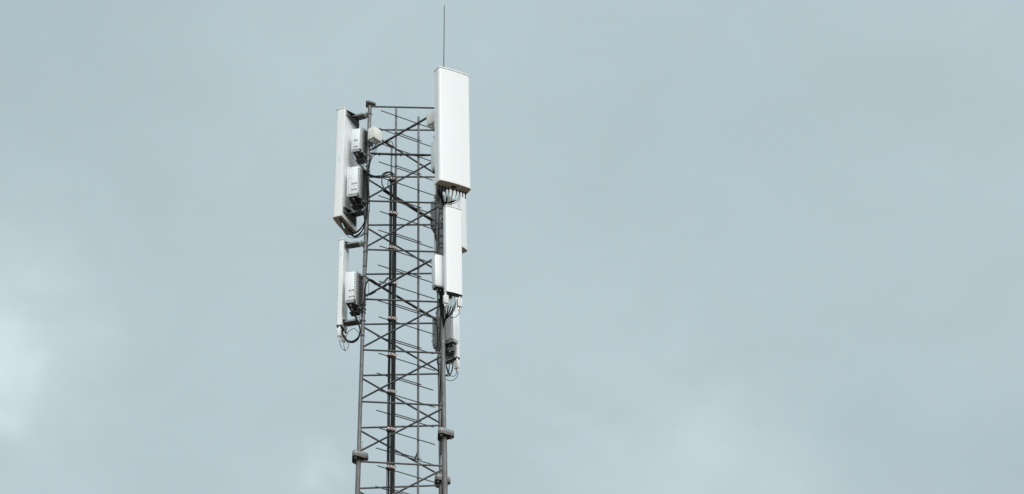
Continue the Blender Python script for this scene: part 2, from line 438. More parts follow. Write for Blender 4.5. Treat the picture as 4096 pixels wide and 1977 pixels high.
def panel(n, z0, h, d, w, t, label, group, big, lat=0., lean=.5):
    root = thing('panel_antenna', label, 'antenna', leg(n, z0) + Vector((-math.sin(AZ[n]), math.cos(AZ[n]), 0))*lat, (0, -LEAN*lean, AZ[n]), group)
    y = w/2; rf = .038 if big else .02; bulge = .011 if big else .006
    xf = d + t - bulge*.6
    out = rounded(d, xf, y, rf, .008, bulge)
    MB().prism(out, .032 if big else .012, h-.020).build('radome', M['white'], root, angle=50)
    # joint lines of the cover along the front edges and the moulded ridges on the side walls
    s = MB()
    for sy in (-1, 1):
        s.ext(d+.030, d+.036, sy*(y-.0005)-.0016, sy*(y-.0005)+.0016, .033, h-.022)
        s.ext(d+.006, d+.010, sy*(y-.0005)-.0016, sy*(y-.0005)+.0016, .033, h-.022)
    s.build('ridge', M['white'], root)
    grow = rounded(d-.003, xf+.004, y+.004, rf+.003, .010, bulge)
    MB().prism(rounded(d+.001, xf+.0005, y+.0007, rf, .009, bulge), h-.0245, h-.0185).build('seam', M['seam'], root)
    MB().prism(grow, h-.018, h).build('top_cap', M['side'], root, angle=50)
    cap = MB().use(M['side']).prism(grow, .0015, .034 if big else .014)
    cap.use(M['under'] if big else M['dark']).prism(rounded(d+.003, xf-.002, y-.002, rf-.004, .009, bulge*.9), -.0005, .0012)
    cap = cap.build('bottom_cap', None, root, angle=50)
    hl = MB()
    for yy in (-y+.04, y-.04): hl.tube([(d+t*.72, yy, -.0025), (d+t*.72, yy, .0005)], .008 if big else .005, 12)
    if big:
        for yy in (-.12, -.04, .06, .14): hl.tube([(d+t*.55, yy, -.0022), (d+t*.55, yy, .0005)], .0035, 8)
    hl.build('screw_hole', M['hole_shade'], cap)
    arm_bracket(root, d, w, h-.062, big)
    arm_bracket(root, d, w, .135 if big else .07, big)
    if big:
        q = MB().use(M['hole_shade']).ext(d+.055, d+.105, -.032, .042, -.006, -.0008, .002)
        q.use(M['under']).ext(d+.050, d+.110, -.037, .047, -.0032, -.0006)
        q.build('port_plate', None, root)
    return root
BIG = dict(d=.268, w=.487, t=.148)
GB, GS = 'large panel antennas round the mast top', 'narrow panel antennas below the large ones'
P_BIG = {}
P_BIG['A'] = panel('A', z0=24.475, h=1.812, lat=-.016, lean=.9, label='large white panel antenna on the left leg, its back turned to the mast', group=GB, big=True, **BIG)
P_BIG['B'] = panel('B', z0=24.447, h=1.898, lat=.008, lean=.45, label='largest looking white panel antenna, facing us below the lightning rod', group=GB, big=True, **BIG)
P_BIG['C'] = panel('C', z0=24.470, h=1.850, lat=.020, label='large white panel antenna seen from behind, mostly hidden by the front right one', group=GB, big=True, **BIG)
P_SM = {}
AZ_KEEP = dict(AZ)
AZ.update(A=rad(163), B=rad(-64.5), C=rad(47))
P_SM['A'] = panel('A', z0=22.765, h=1.372, d=.262, w=.245, t=.078, label='narrow white panel antenna seen edge-on, lowest on the left leg', group=GS, big=False)
P_SM['B'] = panel('B', z0=22.742, h=1.372, d=.265, w=.244, lat=.013, t=.080, label='narrow white panel antenna facing us under the largest antenna', group=GS, big=False)
P_SM['C'] = panel('C', z0=22.745, h=1.380, d=.265, w=.250, lat=.045, t=.080, label='narrow white panel antenna at the back right, seen from behind', group=GS, big=False)
AZ_SM = dict(AZ); AZ.update(AZ_KEEP)
# turquoise stickers
for root, (x, y, z, dx, dz) in ((P_BIG['A'], (.335, .2450, .95, .012, .075)), (P_BIG['B'], (.30, -.2450, 1.15, .012, .075)), (P_BIG['C'], (.32, -.2450, 1.0, .012, .075)), (P_SM['A'], (.30, .1235, 1.13, .012, .085))):
    MB().box((x, y, z), (dx, .0016, dz)).build('sticker', M['teal'], root)

# connectors under the large panels, with the leads that leave them
PORT_Y = (-.195, -.145, -.098, -.05, .012, .072, .118, .165, .205)
def ports(root, ys, x, big=True):
    out = []
    for y in ys:
        c = MB().use(M['black']).tube([(x, y, .0), (x, y, -.030)], .0125 if big else .009, 12).tube([(x, y, -.030), (x, y, -.058)], .009 if big else .007, 10)
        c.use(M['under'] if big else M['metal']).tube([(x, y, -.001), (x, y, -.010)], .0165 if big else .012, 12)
        c.build('port', None, root)
        out.append(L2W(root, (x, y, -.055)))
    return out
PT = {n: ports(P_BIG[n], PORT_Y, .268+.036) for n in 'AB'}
PT['C'] = ports(P_BIG["C"], PORT_Y[:5], .268+.036)
PS = {n: ports(P_SM[n], (-.066, -.026, .014), .302, False) for n in 'ABC'}

# ------------------------------------------------------------------ remote radio units
def radio(n, z0, h, d, w, t, lat, az, label, grips=(.16, .345), frame=False, py=.115, cat='radio unit'):
    root = thing('radio_unit', label, cat, leg(n, z0), (0, -LEAN*.5, az), 'white remote radio units behind the antennas')
    y0, y1 = lat-w/2, lat+w/2; x0, x1 = d, d+t
    MB().ext(x0+.026, x1-.0145, y0+.004, y1-.004, 0, h, .005).build('body', M['radio'], root)
    # front cover with a drip lip, shallow ribs
    c = MB().ext(x1-.014, x1-.002, y0-.002, y1+.002, -.022, h+.004, .003)
    for k in range(11):
        y = y0 + .03 + (w-.06)*k/10
        c.ext(x1-.0023, x1+.0012, y-.006, y+.006, .015, h-.012)
    c.build('cover', M['radio'], root)
    # smooth side plates, the near one with two grips and a badge
    xm = (x0+x1)/2
    for y, sg in ((y1, 1), (y0, -1)):
        sp = MB().ext(x0+.012, x1-.015, min(y-.0035*sg, y+.0015*sg), max(y-.0035*sg, y+.0015*sg), .004, h-.003, .0015).build('side_plate', M['radio'], root)
        if sg < 0: continue
        if frame:
            f = MB().ext(xm+.010, xm+.013, y1+.0010, y1+.0042, h*.02, h*.97).ext(xm+.050, xm+.053, y1+.0010, y1+.0042, h*.02, h*.97)
            for q in (.60, .955): f.ext(xm+.0125, xm+.0505, y1+.0008, y1+.0040, h*q, h*q+.006)
            f.build('panel_frame', M['fin'], sp)
        for q in grips:
            xa, xb = (xm+.004, xm-.058) if frame or h > .4 else (xm+.02, xm-.02)
            g = MB().tube([(xa, y1+.012, h*q), (xb, y1+.012, h*q)], .0045, 8)
            for x in (xa, xb): g.box((x, y1+.0075, h*q), (.014, .016, .018), None, .003)
            g.build('handle', M['fin'], sp)
        if h > .4: MB().ring((xm-.024, y1+.002, h*(grips[0]+grips[1])/2), (0, 1, 0), .010, .0022, 16, 6).build('badge', M['fin'], sp)
    # staggered cooling fins towards the leg
    q = MB().use(M['fin']).ext(x0+.020, x0+.0255, y0+.006, y1-.006, .006, h-.006)
    cols = int(w/.020)
    for i in range(cols):
        y = y0 + .018 + (w-.036)*i/(cols-1)
        rows = 11
        for j in range(rows):
            z = h*(j+.5+(.5 if i % 2 else 0))/(rows+.5)
            hh = h/(rows+.5)
            q.box((x0+.008, y, z), (.030, .0075, hh*.95), Matrix.Rotation(rad(11 if i % 2 else -11), 3, 'X'))
    q.build('heat_sink', None, root)
    sk = MB().prism([(x0+.02, y0+.004), (x1-.0155, y0+.004), (x1-.0155, y1-.004), (x0+.02, y1-.004)], -.034, -.0005, M['skirt'], M['dark'], M['skirt'])  # bottom face painted dark, standing in for the shade of an open cavity
    sk.build('skirt', None, root)
    ends = []
    for y in (y1-.05, y1-.10, lat, y0+.10, y0+.05):
        g = MB().use(M['metal']).tube([(xm, y, -.0335), (xm, y, -.050)], .0135, 12).tube([(xm, y, -.050), (xm, y, -.064)], .0105, 12)
        g.use(M['black']).tube([(xm, y, -.064), (xm, y, -.090)], .008, 10)
        g.build('connector', None, root); ends.append(L2W(root, (xm, y, -.086)))
    # upright steel channel and two leg clamps
    m = MB().use(M['zinc']).ext(.040, .0445, lat-.07, lat+py, -.045, h+.02)
    m.ext(.0440, .062, lat+py-.0035, lat+py-.0002, -.045, h+.02)
    m.use(M['dark']).ext(.030, .0395, lat-.05, lat+.07, -.04, h+.012)
    mp = m.build('mounting_plate', None, root)
    b = MB()
    for z in (.05, .12, h-.1, h-.04): b.tube([(.030, lat+py-.02, z), (.0405, lat+py-.02, z)], .007, 8)
    b.build('bolt', M['bolt'], mp)
    k = MB().use(M['zinc'])
    for z in (-.05, h+.012):
        k.ring((0, 0, z+.006), (0, 0, 1), R_UP+.007, .0055, 20, 6).ext(.026, .0425, -.05, .075, z-.012, z+.026)
    k.build('leg_clamp', None, mp)
    p = MB().use(M['dark']).ext(.045, x1-.03, lat-.055, lat+.06, -.125, -.118).ext(.045, .0485, lat-.055, lat+.06, -.1185, -.044)
    p.build('cable_tray', None, mp)
    return root, ends
RE = {}
_, RE['At'] = radio('A', 25.572, .342, .06, .300, .136, .005, rad(160.4), 'small white radio unit near the top of the left leg, beside the cream box', (.14, .45))
_, RE['Am'] = radio('A', 24.797, .452, .06, .330, .168, .032, rad(162.0), 'white radio unit with two handles in the middle of the left leg', (.17, .385), True)
_, RE['Al'] = radio('A', 23.077, .451, .06, .330, .138, .038, rad(163.4), 'white radio unit with two handles behind the narrow left antenna', (.13, .35))
_, RE['Bm'] = radio('B', 24.816, .466, .06, .330, .156, -.010, rad(-66.9), 'white radio unit peeping out left of the largest antenna')
_, RE['Bl'] = radio('B', 22.932, .460, .06, .330, .137, -.013, rad(-68.4), 'white ribbed radio unit left of the narrow front antenna')
_, RE['Cm'] = radio('C', 24.835, .420, .06, .356, .160, -.014, rad(58.0), 'finned radio unit on the back leg, just under the largest antenna', py=.05)
_, RE['Cl'] = radio('C', 22.921, .453, .06, .346, .142, -.011, rad(55.5), 'finned radio unit low on the back leg, above the hanging cable loops', py=.05)

# ------------------------------------------------------------------ cream junction boxes
def junction(n, z0, az, lat, label, x0=.062):
    root = thing('junction_box', label, 'junction box', leg(n, z0), (0, 0, az), 'cream junction boxes near the mast top')
    w, t, h = .172, .115, .185
    MB().ext(x0, x0+t-.024, lat-w/2, lat+w/2, 0, h, .004).build('box', M['cream'], root)
    MB().ext(x0+t-.0225, x0+t, lat-w/2-.001, lat+w/2+.001, -.001, h+.001, .003).build('lid', M['cream'], root)
    s = MB()
    for y in (-w/2+.008, w/2-.008):
        for z in (.008, h-.008): s.tube([(x0+t-.001, lat+y, z), (x0+t+.003, lat+y, z)], .0042, 8)
    s.build('screw', M['bolt'], root)
    ends = []
    for i in range(3):
        for j in range(2):
            x, y = x0+.028+j*.034, lat-.05+i*.05+j*.008
            g = MB().use(M['side']).tube([(x, y, .0), (x, y, -.016)], .0145, 8).tube([(x, y, -.016), (x, y, -.032)], .0115, 12)
            g.build('cable_gland', None, root); ends.append(L2W(root, (x, y, -.03)))
    b = MB().use(M['zinc']).ext(.034, .0385, -.05, .05, -.05, h*.9).ext(.0389, x0-.0005, -.04, .04, .03, .05).ext(.0389, x0-.0005, -.04, .04, h-.06, h-.04)
    b.ring((0, 0, .02), (0, 0, 1), R_UP+.007, .005, 18, 6).ext(.024, .0337, -.04, .04, .012, .028)
    b.build('mounting_bracket', None, root)
    return root, ends
jA, JA = junction('A', 25.726, rad(-41), -.004, 'cream junction box in front of the left leg, all of it in view')
jB, JB = junction('B', 25.630, rad(-136), .004, 'cream junction box half hidden behind the largest antenna')

# ------------------------------------------------------------------ lightning rod
zr = zrow('B', 450)
rod_foot = at(1773, 470, leg('B', zr).y - .03)
rod = thing('lightning_rod', 'thin grey lightning rod pointing up above the largest antenna', 'lightning rod', rod_foot)
MB().tube([rod_foot, at(1775, 270, rod_foot.y), at(1777.6, 22, rod_foot.y)], .009, 10, True, .006).build('rod', M['brace'], rod, True)
c = MB()
for k in (.05, .18):
    p = rod_foot + Vector((0, 0, k)); q = leg('B', p.z)
    c.tube([q, p], .008, 8).ring(q, (0, 0, 1), R_UP+.006, .005).ring(p, (0, 0, 1), .012, .005, 12)
c.build('clamp', M['zinc'], rod, True)

# ------------------------------------------------------------------ tilt actuators under the narrow antennas
ACT = {}
def actuator(key, n, y, label, x=.300):
    pr = P_SM[n]
    loc = L2W(pr, (x, y, 0))
    root = thing('tilt_actuator', label, 'actuator', loc, (0, 0, pr.rotation_euler.z), 'silver tilt actuators under the narrow antennas')
    MB().ext(-.024, .024, -.031, .031, -.165, -.042, .004).build('housing', M['skirt'] if False else M['side'], root)
    MB().use(M['metal']).tube([(0, 0, -.001), (0, 0, -.020)], .022, 14).tube([(0, 0, -.020), (0, 0, -.0418)], .017, 14).build('collar', None, root)
    l = MB()
    for z, a in ((-.062, .018), (-.070, .022), (-.078, .016), (-.088, .012), (-.112, .019), (-.122, .015), (-.134, .01)):
        l.ext(.0241, .0249, -a, a*.6, z-.0012, z+.0012)
    l.build('print', M['ink'], root)
    e = []
    for yy in (-.014, .014):
        k = MB().use(M['metal']).tube([(0, yy, -.165), (0, yy, -.178)], .0105, 12).tube([(0, yy, -.178), (0, yy, -.212 if yy < 0 else -.190)], .0085, 12)
        k.build('connector', None, root); e.append(L2W(root, (0, yy, -.21 if yy < 0 else -.19)))
    ACT[key] = e
actuator('B1', 'B', -.112, 'silver tilt actuator under the left end of the narrow front antenna')
actuator('B2', 'B', .090, 'silver tilt actuator under the right end of the narrow front antenna')
actuator('A1', 'A', .088, 'silver tilt actuator under the near edge of the narrow left antenna')
actuator('A2', 'A', -.050, 'silver tilt actuator under the far edge of the narrow left antenna', .288)
actuator('C1', 'C', -.095, 'silver tilt actuator under the narrow antenna at the back right')

# ------------------------------------------------------------------ cables
def cable(pts, r, label, group=None, m='black', name='cable', sleeve=None, cat='cable', n=8):
    W = [Vector(p) if not (isinstance(p, tuple) and p[0] > 100) else at(*p) for p in pts]
    c = spline(W, 7)
    o = thing(name, label, cat, c[0], (0, 0, 0), group)
    MB().tube(c, r, n).build('jacket', M[m], o, True, 60)
    if sleeve:
        a, b, mm, rr = sleeve
        i0, i1 = int(a*(len(c)-1)), max(int(b*(len(c)-1)), int(a*(len(c)-1))+1)
        MB().tube(c[i0:i1+1], rr, 8).build('sleeve', M[mm], o, True, 60)
    return o
# main bundle on the ladder
G_B = 'black feeder cables running down the ladder'
z_top = LZR - 2*LLP
FEED = [(-.306, .040, .005), (-.289, .046, .0055), (-.281, .052, .006), (-.254, .046, .0098), (-.263, .066, .0098), (-.233, .046, .0098), (-.242, .066, .0098), (-.214, .046, .0095), (-.222, .066, .0095)]
def feed_path(al, off, zt, r):
    pts = []
    z = zt; k = 0
    while z > 17.0:
        j = random.uniform(-.003, .003) if k % 2 else 0
        pts.append(lad(al-.008*(26-z)*.35 + j, off, z)); z -= LLP/2; k += 1
    pts += [lad(al-.025, off, 12), lad(al-.025, off, .5)]
    return pts
for al, off, r in FEED:
    cable(feed_path(al, off, z_top+.05, r), r, 'black feeder cable in the thick bundle down the ladder', G_B, name='feeder_cable')
for k in (0, 1):
    zt = LZR - LLP*.98
    cable(feed_path(-.290+.016*k, .034, zt, .005), .0048, 'thin black cable rising above the bundle to the small upper clamp', 'thin pair of cables above the bundle', name='feeder_cable')
# beige clamps on the long rungs
G_C = 'beige cable clamps up the cable bundle'
ORD = ['topmost', 'second', 'third', 'fourth', 'fifth', 'sixth', 'seventh', 'eighth', 'ninth', 'tenth']
def clamp(i, z, small=False):
    base = lad(-.262-.008*(26-z)*.35, 0, z)
    lab = 'tiny beige cable clamp alone on an upper rung, above the bundle' if small else '%s beige cable clamp from the top of the black bundle' % ORD[i]
    root = thing('cable_clamp', lab, 'cable clamp', base, (0, 0, math.atan2(L_U.y, L_U.x)), G_C)
    def local(u, v, w): return (u, -v, w)      # u along the rung, v towards the mast axis
    b = MB()
    if small: b.box(local(-.03, .045, -.004), (.05, .05, .012))
    else: b.box(local(-.002, .052, -.014), (.118, .040, .030), None, .002)
    b.build('base_bar', M['hole_shade'], root)
    for u, v, ww in (((-.03, .05, .03),) if small else ((-.042, .064, .030), (-.008, .076, .026), (.018, .076, .026), (.044, .076, .026))):
        q = MB().use(M['clip']).box(local(u, v, .006), (ww-.002, .034, .036), None, .003)
        q.use(M['bolt']).tube([local(u+.004, v+.006, .0), local(u+.012, v+.030, .022)], .0036, 6)
        q.use(M['hole_shade']).box(local(u+.006, v+.0175, .004), (.007, .004, .016), Matrix.Rotation(.5, 3, 'Y'))
        q.build('clip_block', None, root)
for i in range(10):
    clamp(i, LZR - (i+2)*LLP)
clamp(0, LZR - LLP, True)

yA, yB, yC = -.018, -.593, .611
# --- left cluster
G_L = 'black jumper cables round the left antennas'
def jump(pts, r, label, g=G_L, **k): return cable(pts, r, label, g, name='jumper_cable', **k)
pa = PT['A']
legR = [(1466, 872, yA-.07), (1472, 815, yA-.06), (1473, 745, yA-.06), (1466, 700, yA-.06), (1447, 668, yA-.05), (1428, 643, yA+.0)]
jump([pa[8], (1368, 908, -.05), (1381, 933, -.02), (1404, 938, .0), (1438, 918, -.04)] + legR + [RE['At'][0]], .0075, 'jumper from the large left antenna, lowest loop, climbing the leg')
jump([pa[7], (1378, 915, .0), (1396, 935, .02), (1425, 932, .0), (1448, 908, -.05), (1463, 868, -.06), (1469, 810, -.055), (1470, 740, -.05), (1460, 690, -.05), (1440, 662, -.04), RE['At'][1]], .0075, 'turquoise-sleeved jumper from the large left antenna to the upper radio', sleeve=(.02, .10, 'teal', .0095))
jump([pa[5], (1392, 925, .1), (1412, 945, .08), (1440, 935, .03), (1457, 905, -.03), (1459, 872, -.05), (1447, 850, -.05), (1425, 832, -.06), RE['Am'][0]], .007, 'jumper looping from the large left antenna to the middle radio')
jump([pa[3], (1402, 935, .16), (1425, 948, .12), (1448, 925, .04), (1458, 890, -.03), (1455, 862, -.05), (1442, 842, -.05), RE['Am'][1]], .007, 'second jumper looping from the large left antenna to the middle radio')
jump([pa[2], (1410, 945, .2), (1432, 950, .15), (1452, 935, .02), (1462, 915, -.05)], .006, 'short jumper from the far port of the large left antenna to the leg')
jump([RE['Am'][2], (1412, 815, -.05), (1420, 838, -.08), (1438, 846, -.08), (1455, 842, -.07), (1465, 833, -.06)], .006, 'thin power cable hanging from the middle left radio to the leg')
jump([(1380, 935, .1), (1400, 950, .1), (1420, 952, .08), (1445, 945, .03), (1458, 936, -.03)], .0045, 'thin earth lead under the large left antenna')
jump([RE['At'][2], (1434, 640, -.02), (1448, 660, -.045), (1462, 690, -.055), (1466, 730, -.055), (1467, 800, -.05)], .0065, 'cable from the small upper radio straight down the left leg')
jump([RE['At'][3], (1440, 636, .0), (1452, 655, -.03), (1464, 668, -.05)], .006, 'short cable from the small upper radio onto the left leg')
jump([RE['Am'][3], (1426, 822, -.02), (1440, 836, -.04), (1456, 828, -.05), (1464, 812, -.05)], .0065, 'short cable curling from the middle left radio up to the leg')
jump([RE['Am'][4], (1432, 824, .02), (1446, 842, -.01), (1457, 862, -.04), (1456, 900, -.04), (1444, 928, .0), (1420, 944, .08), (1407, 938, .2)], .007, 'innermost cable of the loops under the large left antenna')
jump([RE['Al'][3], (1420, 1238, -.03), (1432, 1256, -.04), (1447, 1252, -.05)], .006, 'short cable from the lower left radio to the leg')
# leg-hugging leads
jump([(1480, 655, -.05), (1470, 690, -.055), (1476, 760, -.05), (1478, 830, -.045), (1474, 870, -.04), (1473, 920, -.035), (1471, 965, -.03)], .005, 'lead strapped down the right side of the left leg', cat='cable')
jump([(1472, 945, -.03), (1470, 1010, -.03), (1466, 1075, -.03), (1464, 1100, -.03)], .0035, 'thin lead down the left leg beside the narrow antenna')
# from the cream box down to the leg
jump([JA[4], (1493, 598, -.1), (1489, 615, -.08), (1478, 645, -.06), (1472, 672, -.055), (1472, 700, -.05)], .0045, 'thin cable from the cream box down the left leg')
jump([JA[2], (1499, 590, -.1), (1499, 605, -.1), (1488, 622, -.09), (1479, 650, -.07), (1466, 668, -.06)], .004, 'second thin cable from the cream box down the left leg')
jump([JA[5], (1505, 600, -.12), (1504, 612, -.12)], .0035, 'shortest lead hanging from the cream box')
jump([(1512, 616, -.1), (1496, 623, -.09), (1483, 645, -.07), (1477, 675, -.055), (1474, 705, -.05)], .005, 'cable bending off the upper cross bar onto the left leg')
# along the upper bars
def along(n1, z1, n2, z2, t0, t1, drop, r, label, g, n=9):
    a, b = leg(n1, z1), leg(n2, z2); pts = []
    for i in range(n+1):
        p = a.lerp(b, t0 + (t1-t0)*i/n); pts.append(p + Vector((0, -.004*math.sin(i*1.7), -drop - .003*(i % 2))))
    o = cable(pts, r, label, g, name='jumper_cable')
    d = (b-a).normalized()
    for i in range(1, n, 3):
        p = a.lerp(b, t0 + (t1-t0)*i/n)
        tie = MB().tube([p - d*.011 - Vector((0, 0, drop*.5)), p + d*.011 - Vector((0, 0, drop*.5))], .019, 10)
        tie.tube([p - Vector((0, 0, drop*.5)), p - Vector((.006, .0, drop+.030))], .003, 5)
        tie.build('cable_tie', M['tape'], o, True)
    return o
G_S = 'cables strapped along the mast bars'
z1 = ZT0 - PITCH_Z
along('A', z1, 'B', z1-PITCH_Z/2, .06, .95, .016, .0075, 'cable strapped under the nearly level bar beside the cream box', G_S)
along('B', ZT0-PITCH_Z/2-GAP, 'A', z1+GAP, .05, .93, .016, .0075, 'cable strapped under the slanting bar between the cream boxes', G_S)
z4 = ZT0 - 3*PITCH_Z
along('B', z4-PITCH_Z/2-GAP, 'A', z4-PITCH_Z+GAP, .0, .93, .013, .006, 'cable strapped under the slanting bar left of the ribbed radio', G_S)
along('A', z4-PITCH_Z/2-GAP, 'C', z4-PITCH_Z+GAP, .04, .97, .017, .009, 'cable strapped on the rear slanting bar below the left radio', G_S)
zc = ZT0 - PITCH_Z
along('A', zc-PITCH_Z/2-GAP, 'C', zc-PITCH_Z+GAP, .2, .93, .018, .011, 'thick cable strapped on the rear slanting bar through the main bundle', G_S)
along('A', zc-PITCH_Z/2-GAP, 'C', zc-PITCH_Z+GAP, .22, .90, .036, .009, 'second thick cable hanging under the same rear slanting bar', G_S)
a, b = leg('A', zc-PITCH_Z/2-GAP), leg('C', zc-PITCH_Z+GAP)
for t, wh in ((.735, 'upper'), (.80, 'lower')):
    p, q = a.lerp(b, t), a.lerp(b, t+.045)
    o = MB().tube([p + Vector((.004, -.022, -.020)), q + Vector((.004, -.022, -.020))], .0105, 10).build('cable_sleeve', M['copper'])
    tag(o, '%s copper coloured sleeve on the cable along the rear slanting bar' % wh, 'cable sleeve', 'copper coloured cable sleeves')
jump([b.lerp(a, .10) + Vector((0, -.01, -.03)), (1727, 905, .56), (1733, 925, .56), (1742, 940, .57), (1745, 965, .58)], .009, 'thick cable dropping off the rear slanting bar beside the back leg', 'cables hanging at the back leg')
z0c = ZT0
along('A', z0c-PITCH_Z/2-GAP, 'C', z0c-PITCH_Z+GAP, .12, .32, .016, .006, 'short cable on the topmost rear slanting bar behind the cream box', G_S, 4)
# trunk from the left leg to the ladder
yL = lad(-.25, .06, 25).y
G_T = 'black cables crossing from the left leg to the bundle'
tr = [(1447, 667, yA-.05), (1463, 683, yA-.06), (1480, 698, yA-.05), (1500, 705, -.03), (1524, 706, .0)]
jump(tr + [(1531, 697, .02), (1545, 689.5, .04), (1558, 688.5, yL), (1572, 694, yL), (1581, 706, yL-.02), (1582, 722, yL-.02)], .0085, 'highest arching cable from the left leg into the bundle', G_T)
jump([(p[0], p[1]+3, p[2]-.01) for p in tr] + [(1540, 704, .03), (1558, 699, yL), (1570, 702, yL), (1573, 715, yL)], .0085, 'cable crossing straight from the left leg into the bundle', G_T)
jump([(p[0], p[1]+5, p[2]+.01) for p in tr] + [(1536, 700, .03), (1552, 691, .05), (1566, 694, yL), (1577, 712, yL)], .008, 'lower arching cable from the left leg into the bundle', G_T)
jump([(1505, 705, -.03), (1522, 704, .0), (1527, 716, .01), (1528, 735, .03), (1536, 752, .05), (1550, 766, yL+.1), (1562, 778, yL+.16)], .0075, 'cable dropping in a curve left of the bundle onto the rear bar', G_T)
jump([(1560, 712, yL), (1553, 725, yL-.02), (1552, 742, yL), (1560, 760, yL+.02), (1566, 770, yL+.02)], .006, 'small half loop beside the topmost clamp', G_T)
jump([(1545, 570, .12), (1556, 570, .14), (1566, 566, lad(-.25, .03, 25.8).y), (1570, 574, lad(-.25, .03, 25.8).y), (1571, 590, lad(-.25, .04, 25.7).y)], .0055, 'little cable hooking over the small upper clamp', G_T)
# low left
yl = yA
G_LL = 'black jumper cables round the narrow left antenna'
al_ = PS['A']
jump([RE['Al'][0], (1412, 1247, -.08), (1424, 1275, -.06), (1437, 1305, -.04), (1440, 1330, -.03), (1432, 1356, -.02), (1412, 1370, .0), (1390, 1366, .0), (1375, 1348, .0), (1368, 1325, -.02), al_[2]], .0095, 'outer thick cable in the big loop below the narrow left antenna', G_LL, sleeve=(.02, .08, 'teal', .0095))
jump([RE['Al'][1], (1416, 1250, -.05), (1428, 1278, -.04), (1439, 1308, -.03), (1439, 1332, -.02), (1430, 1352, -.01), (1410, 1365, .02), (1390, 1362, .02), (1378, 1345, .02), al_[1]], .0085, 'inner thick cable in the big loop below the narrow left antenna', G_LL)
jump([al_[0], (1383, 1348, .05), (1394, 1327, .02), (1414, 1315, .0), (1426, 1321, -.02), (1435, 1334, -.03)], .0042, 'thin arched lead above the big left cable loop', G_LL)
jump([ACT['A1'][0], (1358, 1362, -.06), (1364, 1388, -.04), (1380, 1403, .0), (1392, 1390, .03), (1394, 1378, .03), (1388, 1369, .03)], .0038, 'thin lead hanging in a loop from the nearer left actuator', G_LL)
jump([ACT['A2'][0], (1378, 1395, .05), (1380, 1403, .02)], .0045, 'short lead under the farther left actuator', G_LL)
jump([RE['Al'][2], (1412, 1255, -.05), (1420, 1268, -.07), (1436, 1269, -.07), (1450, 1256, -.06), (1452, 1235, -.06)], .0052, 'thin power cable from the lower left radio to the leg', G_LL)
jump([(1446, 1262, -.07), (1452, 1240, -.065), (1457, 1205, -.055), (1458, 1170, -.05), (1462, 1140, -.045), (1472, 1121, -.04), (1487, 1119, .0), (1503, 1130, .06), (1520, 1138, .1), (1537, 1131, yL+.05), (1553, 1113, yL+.02), (1562, 1112, yL), (1567, 1122, yL)], .006, 'cable rising beside the left leg and crossing to the bundle, outer one', G_LL)
jump([(1448, 1255, -.065), (1455, 1205, -.05), (1461, 1160, -.045), (1467, 1133, -.04), (1482, 1121, .0), (1500, 1133, .06), (1518, 1134, .1), (1536, 1126, yL+.05), (1550, 1111, yL+.02), (1560, 1117, yL)], .006, 'cable rising beside the left leg and crossing to the bundle, inner one', G_LL)
jump([(1459, 1150, -.06), (1461, 1172, -.07), (1470, 1181, -.09), (1485, 1178, -.12), (1505, 1166, -.16)], .0065, 'cable curling off the left leg onto the front slanting bar', G_LL)
jump([(1470, 1112, -.03), (1474, 1140, -.04), (1474, 1170, -.04), (1466, 1200, -.04), (1459, 1225, -.05)], .003, 'thin bowed wire right of the left leg', G_LL)
for k, py in enumerate((1222, 1240, 1252)):
    z = zrow('A', py)
    o = MB().ring(leg('A', z), leg_dir('A') + Vector((.15*(k-1), .1, 0)), R_UP+.006, .0045, 18, 6).build('cable_coil', M['black'])
    tag(o, '%s black wire coil wound round the left leg by the lower radio' % ('top', 'middle', 'bottom')[k], 'wire coil', 'black wire coils round the left leg')
# --- front right cluster
G_R = 'black jumper cables under the largest antenna'
pb = PT['B']; e1 = (1784, 812, yB-.10); e2 = (1777, 828, yB-.07)
nm = ('leftmost', 'second', 'third', 'fourth', 'fifth', 'sixth', 'seventh')
mids = [[(1757, 765, yB-.22), (1763, 790, yB-.14), (1771, 808, yB-.09)], [(1766, 768, yB-.22), (1770, 790, yB-.15), (1775, 808, yB-.1)], [(1783, 766, yB-.25), (1784, 782, yB-.22), (1787, 800, yB-.16)], [(1795, 771, yB-.24), (1791, 787, yB-.22), (1787, 803, yB-.16)], [(1809, 778, yB-.22), (1808, 795, yB-.2), (1800, 809, yB-.17)], [(1825, 780, yB-.2), (1818, 796, yB-.19), (1806, 808, yB-.17)], [(1837, 782, yB-.2), (1828, 797, yB-.19), (1810, 809, yB-.17)]]
for k in range(7):
    jump([pb[k]] + mids[k] + [e1, e2], .0085 if k != 4 else .006, '%s cable from the left, hanging under the largest antenna' % nm[k], G_R, sleeve=(.06, .48, 'teal', .0095) if k in (2, 3, 5, 6) else None)
for k in range(2):
    jump([pb[0], (1755+5*k, 770, yB-.2), (1763+4*k, 792, yB-.12), (1771+3*k, 815, yB-.075), (1774, 835, yB-.05)], .009, '%s of the thick cables bunched at the leg under the largest antenna' % ('outer', 'inner')[k], G_R)
jump([(1837, 766, yB-.2), (1841, 782, yB-.2), (1835, 800, yB-.19), (1820, 812, yB-.17), (1800, 817, yB-.14)], .0042, 'thin wire bowing furthest right under the largest antenna', G_R)
for k, (px, py) in enumerate(((1851, 789), (1862, 796))):
    jump([pb[7+k], at(px-.5, py-6, pb[7+k].y), at(px+(k*1.2), py, pb[7+k].y)], .0075, '%s brown cable stub cut short under the largest antenna' % ('left', 'right')[k], G_R, m='lead')
jump([(1753, 752, yB-.1), (1749, 762, yB-.06), (1752, 775, yB-.04), (1757, 790, yB-.04), (1756, 812, yB-.02)], .005, 'thin wire loop left of the front right leg under the largest antenna', G_R)
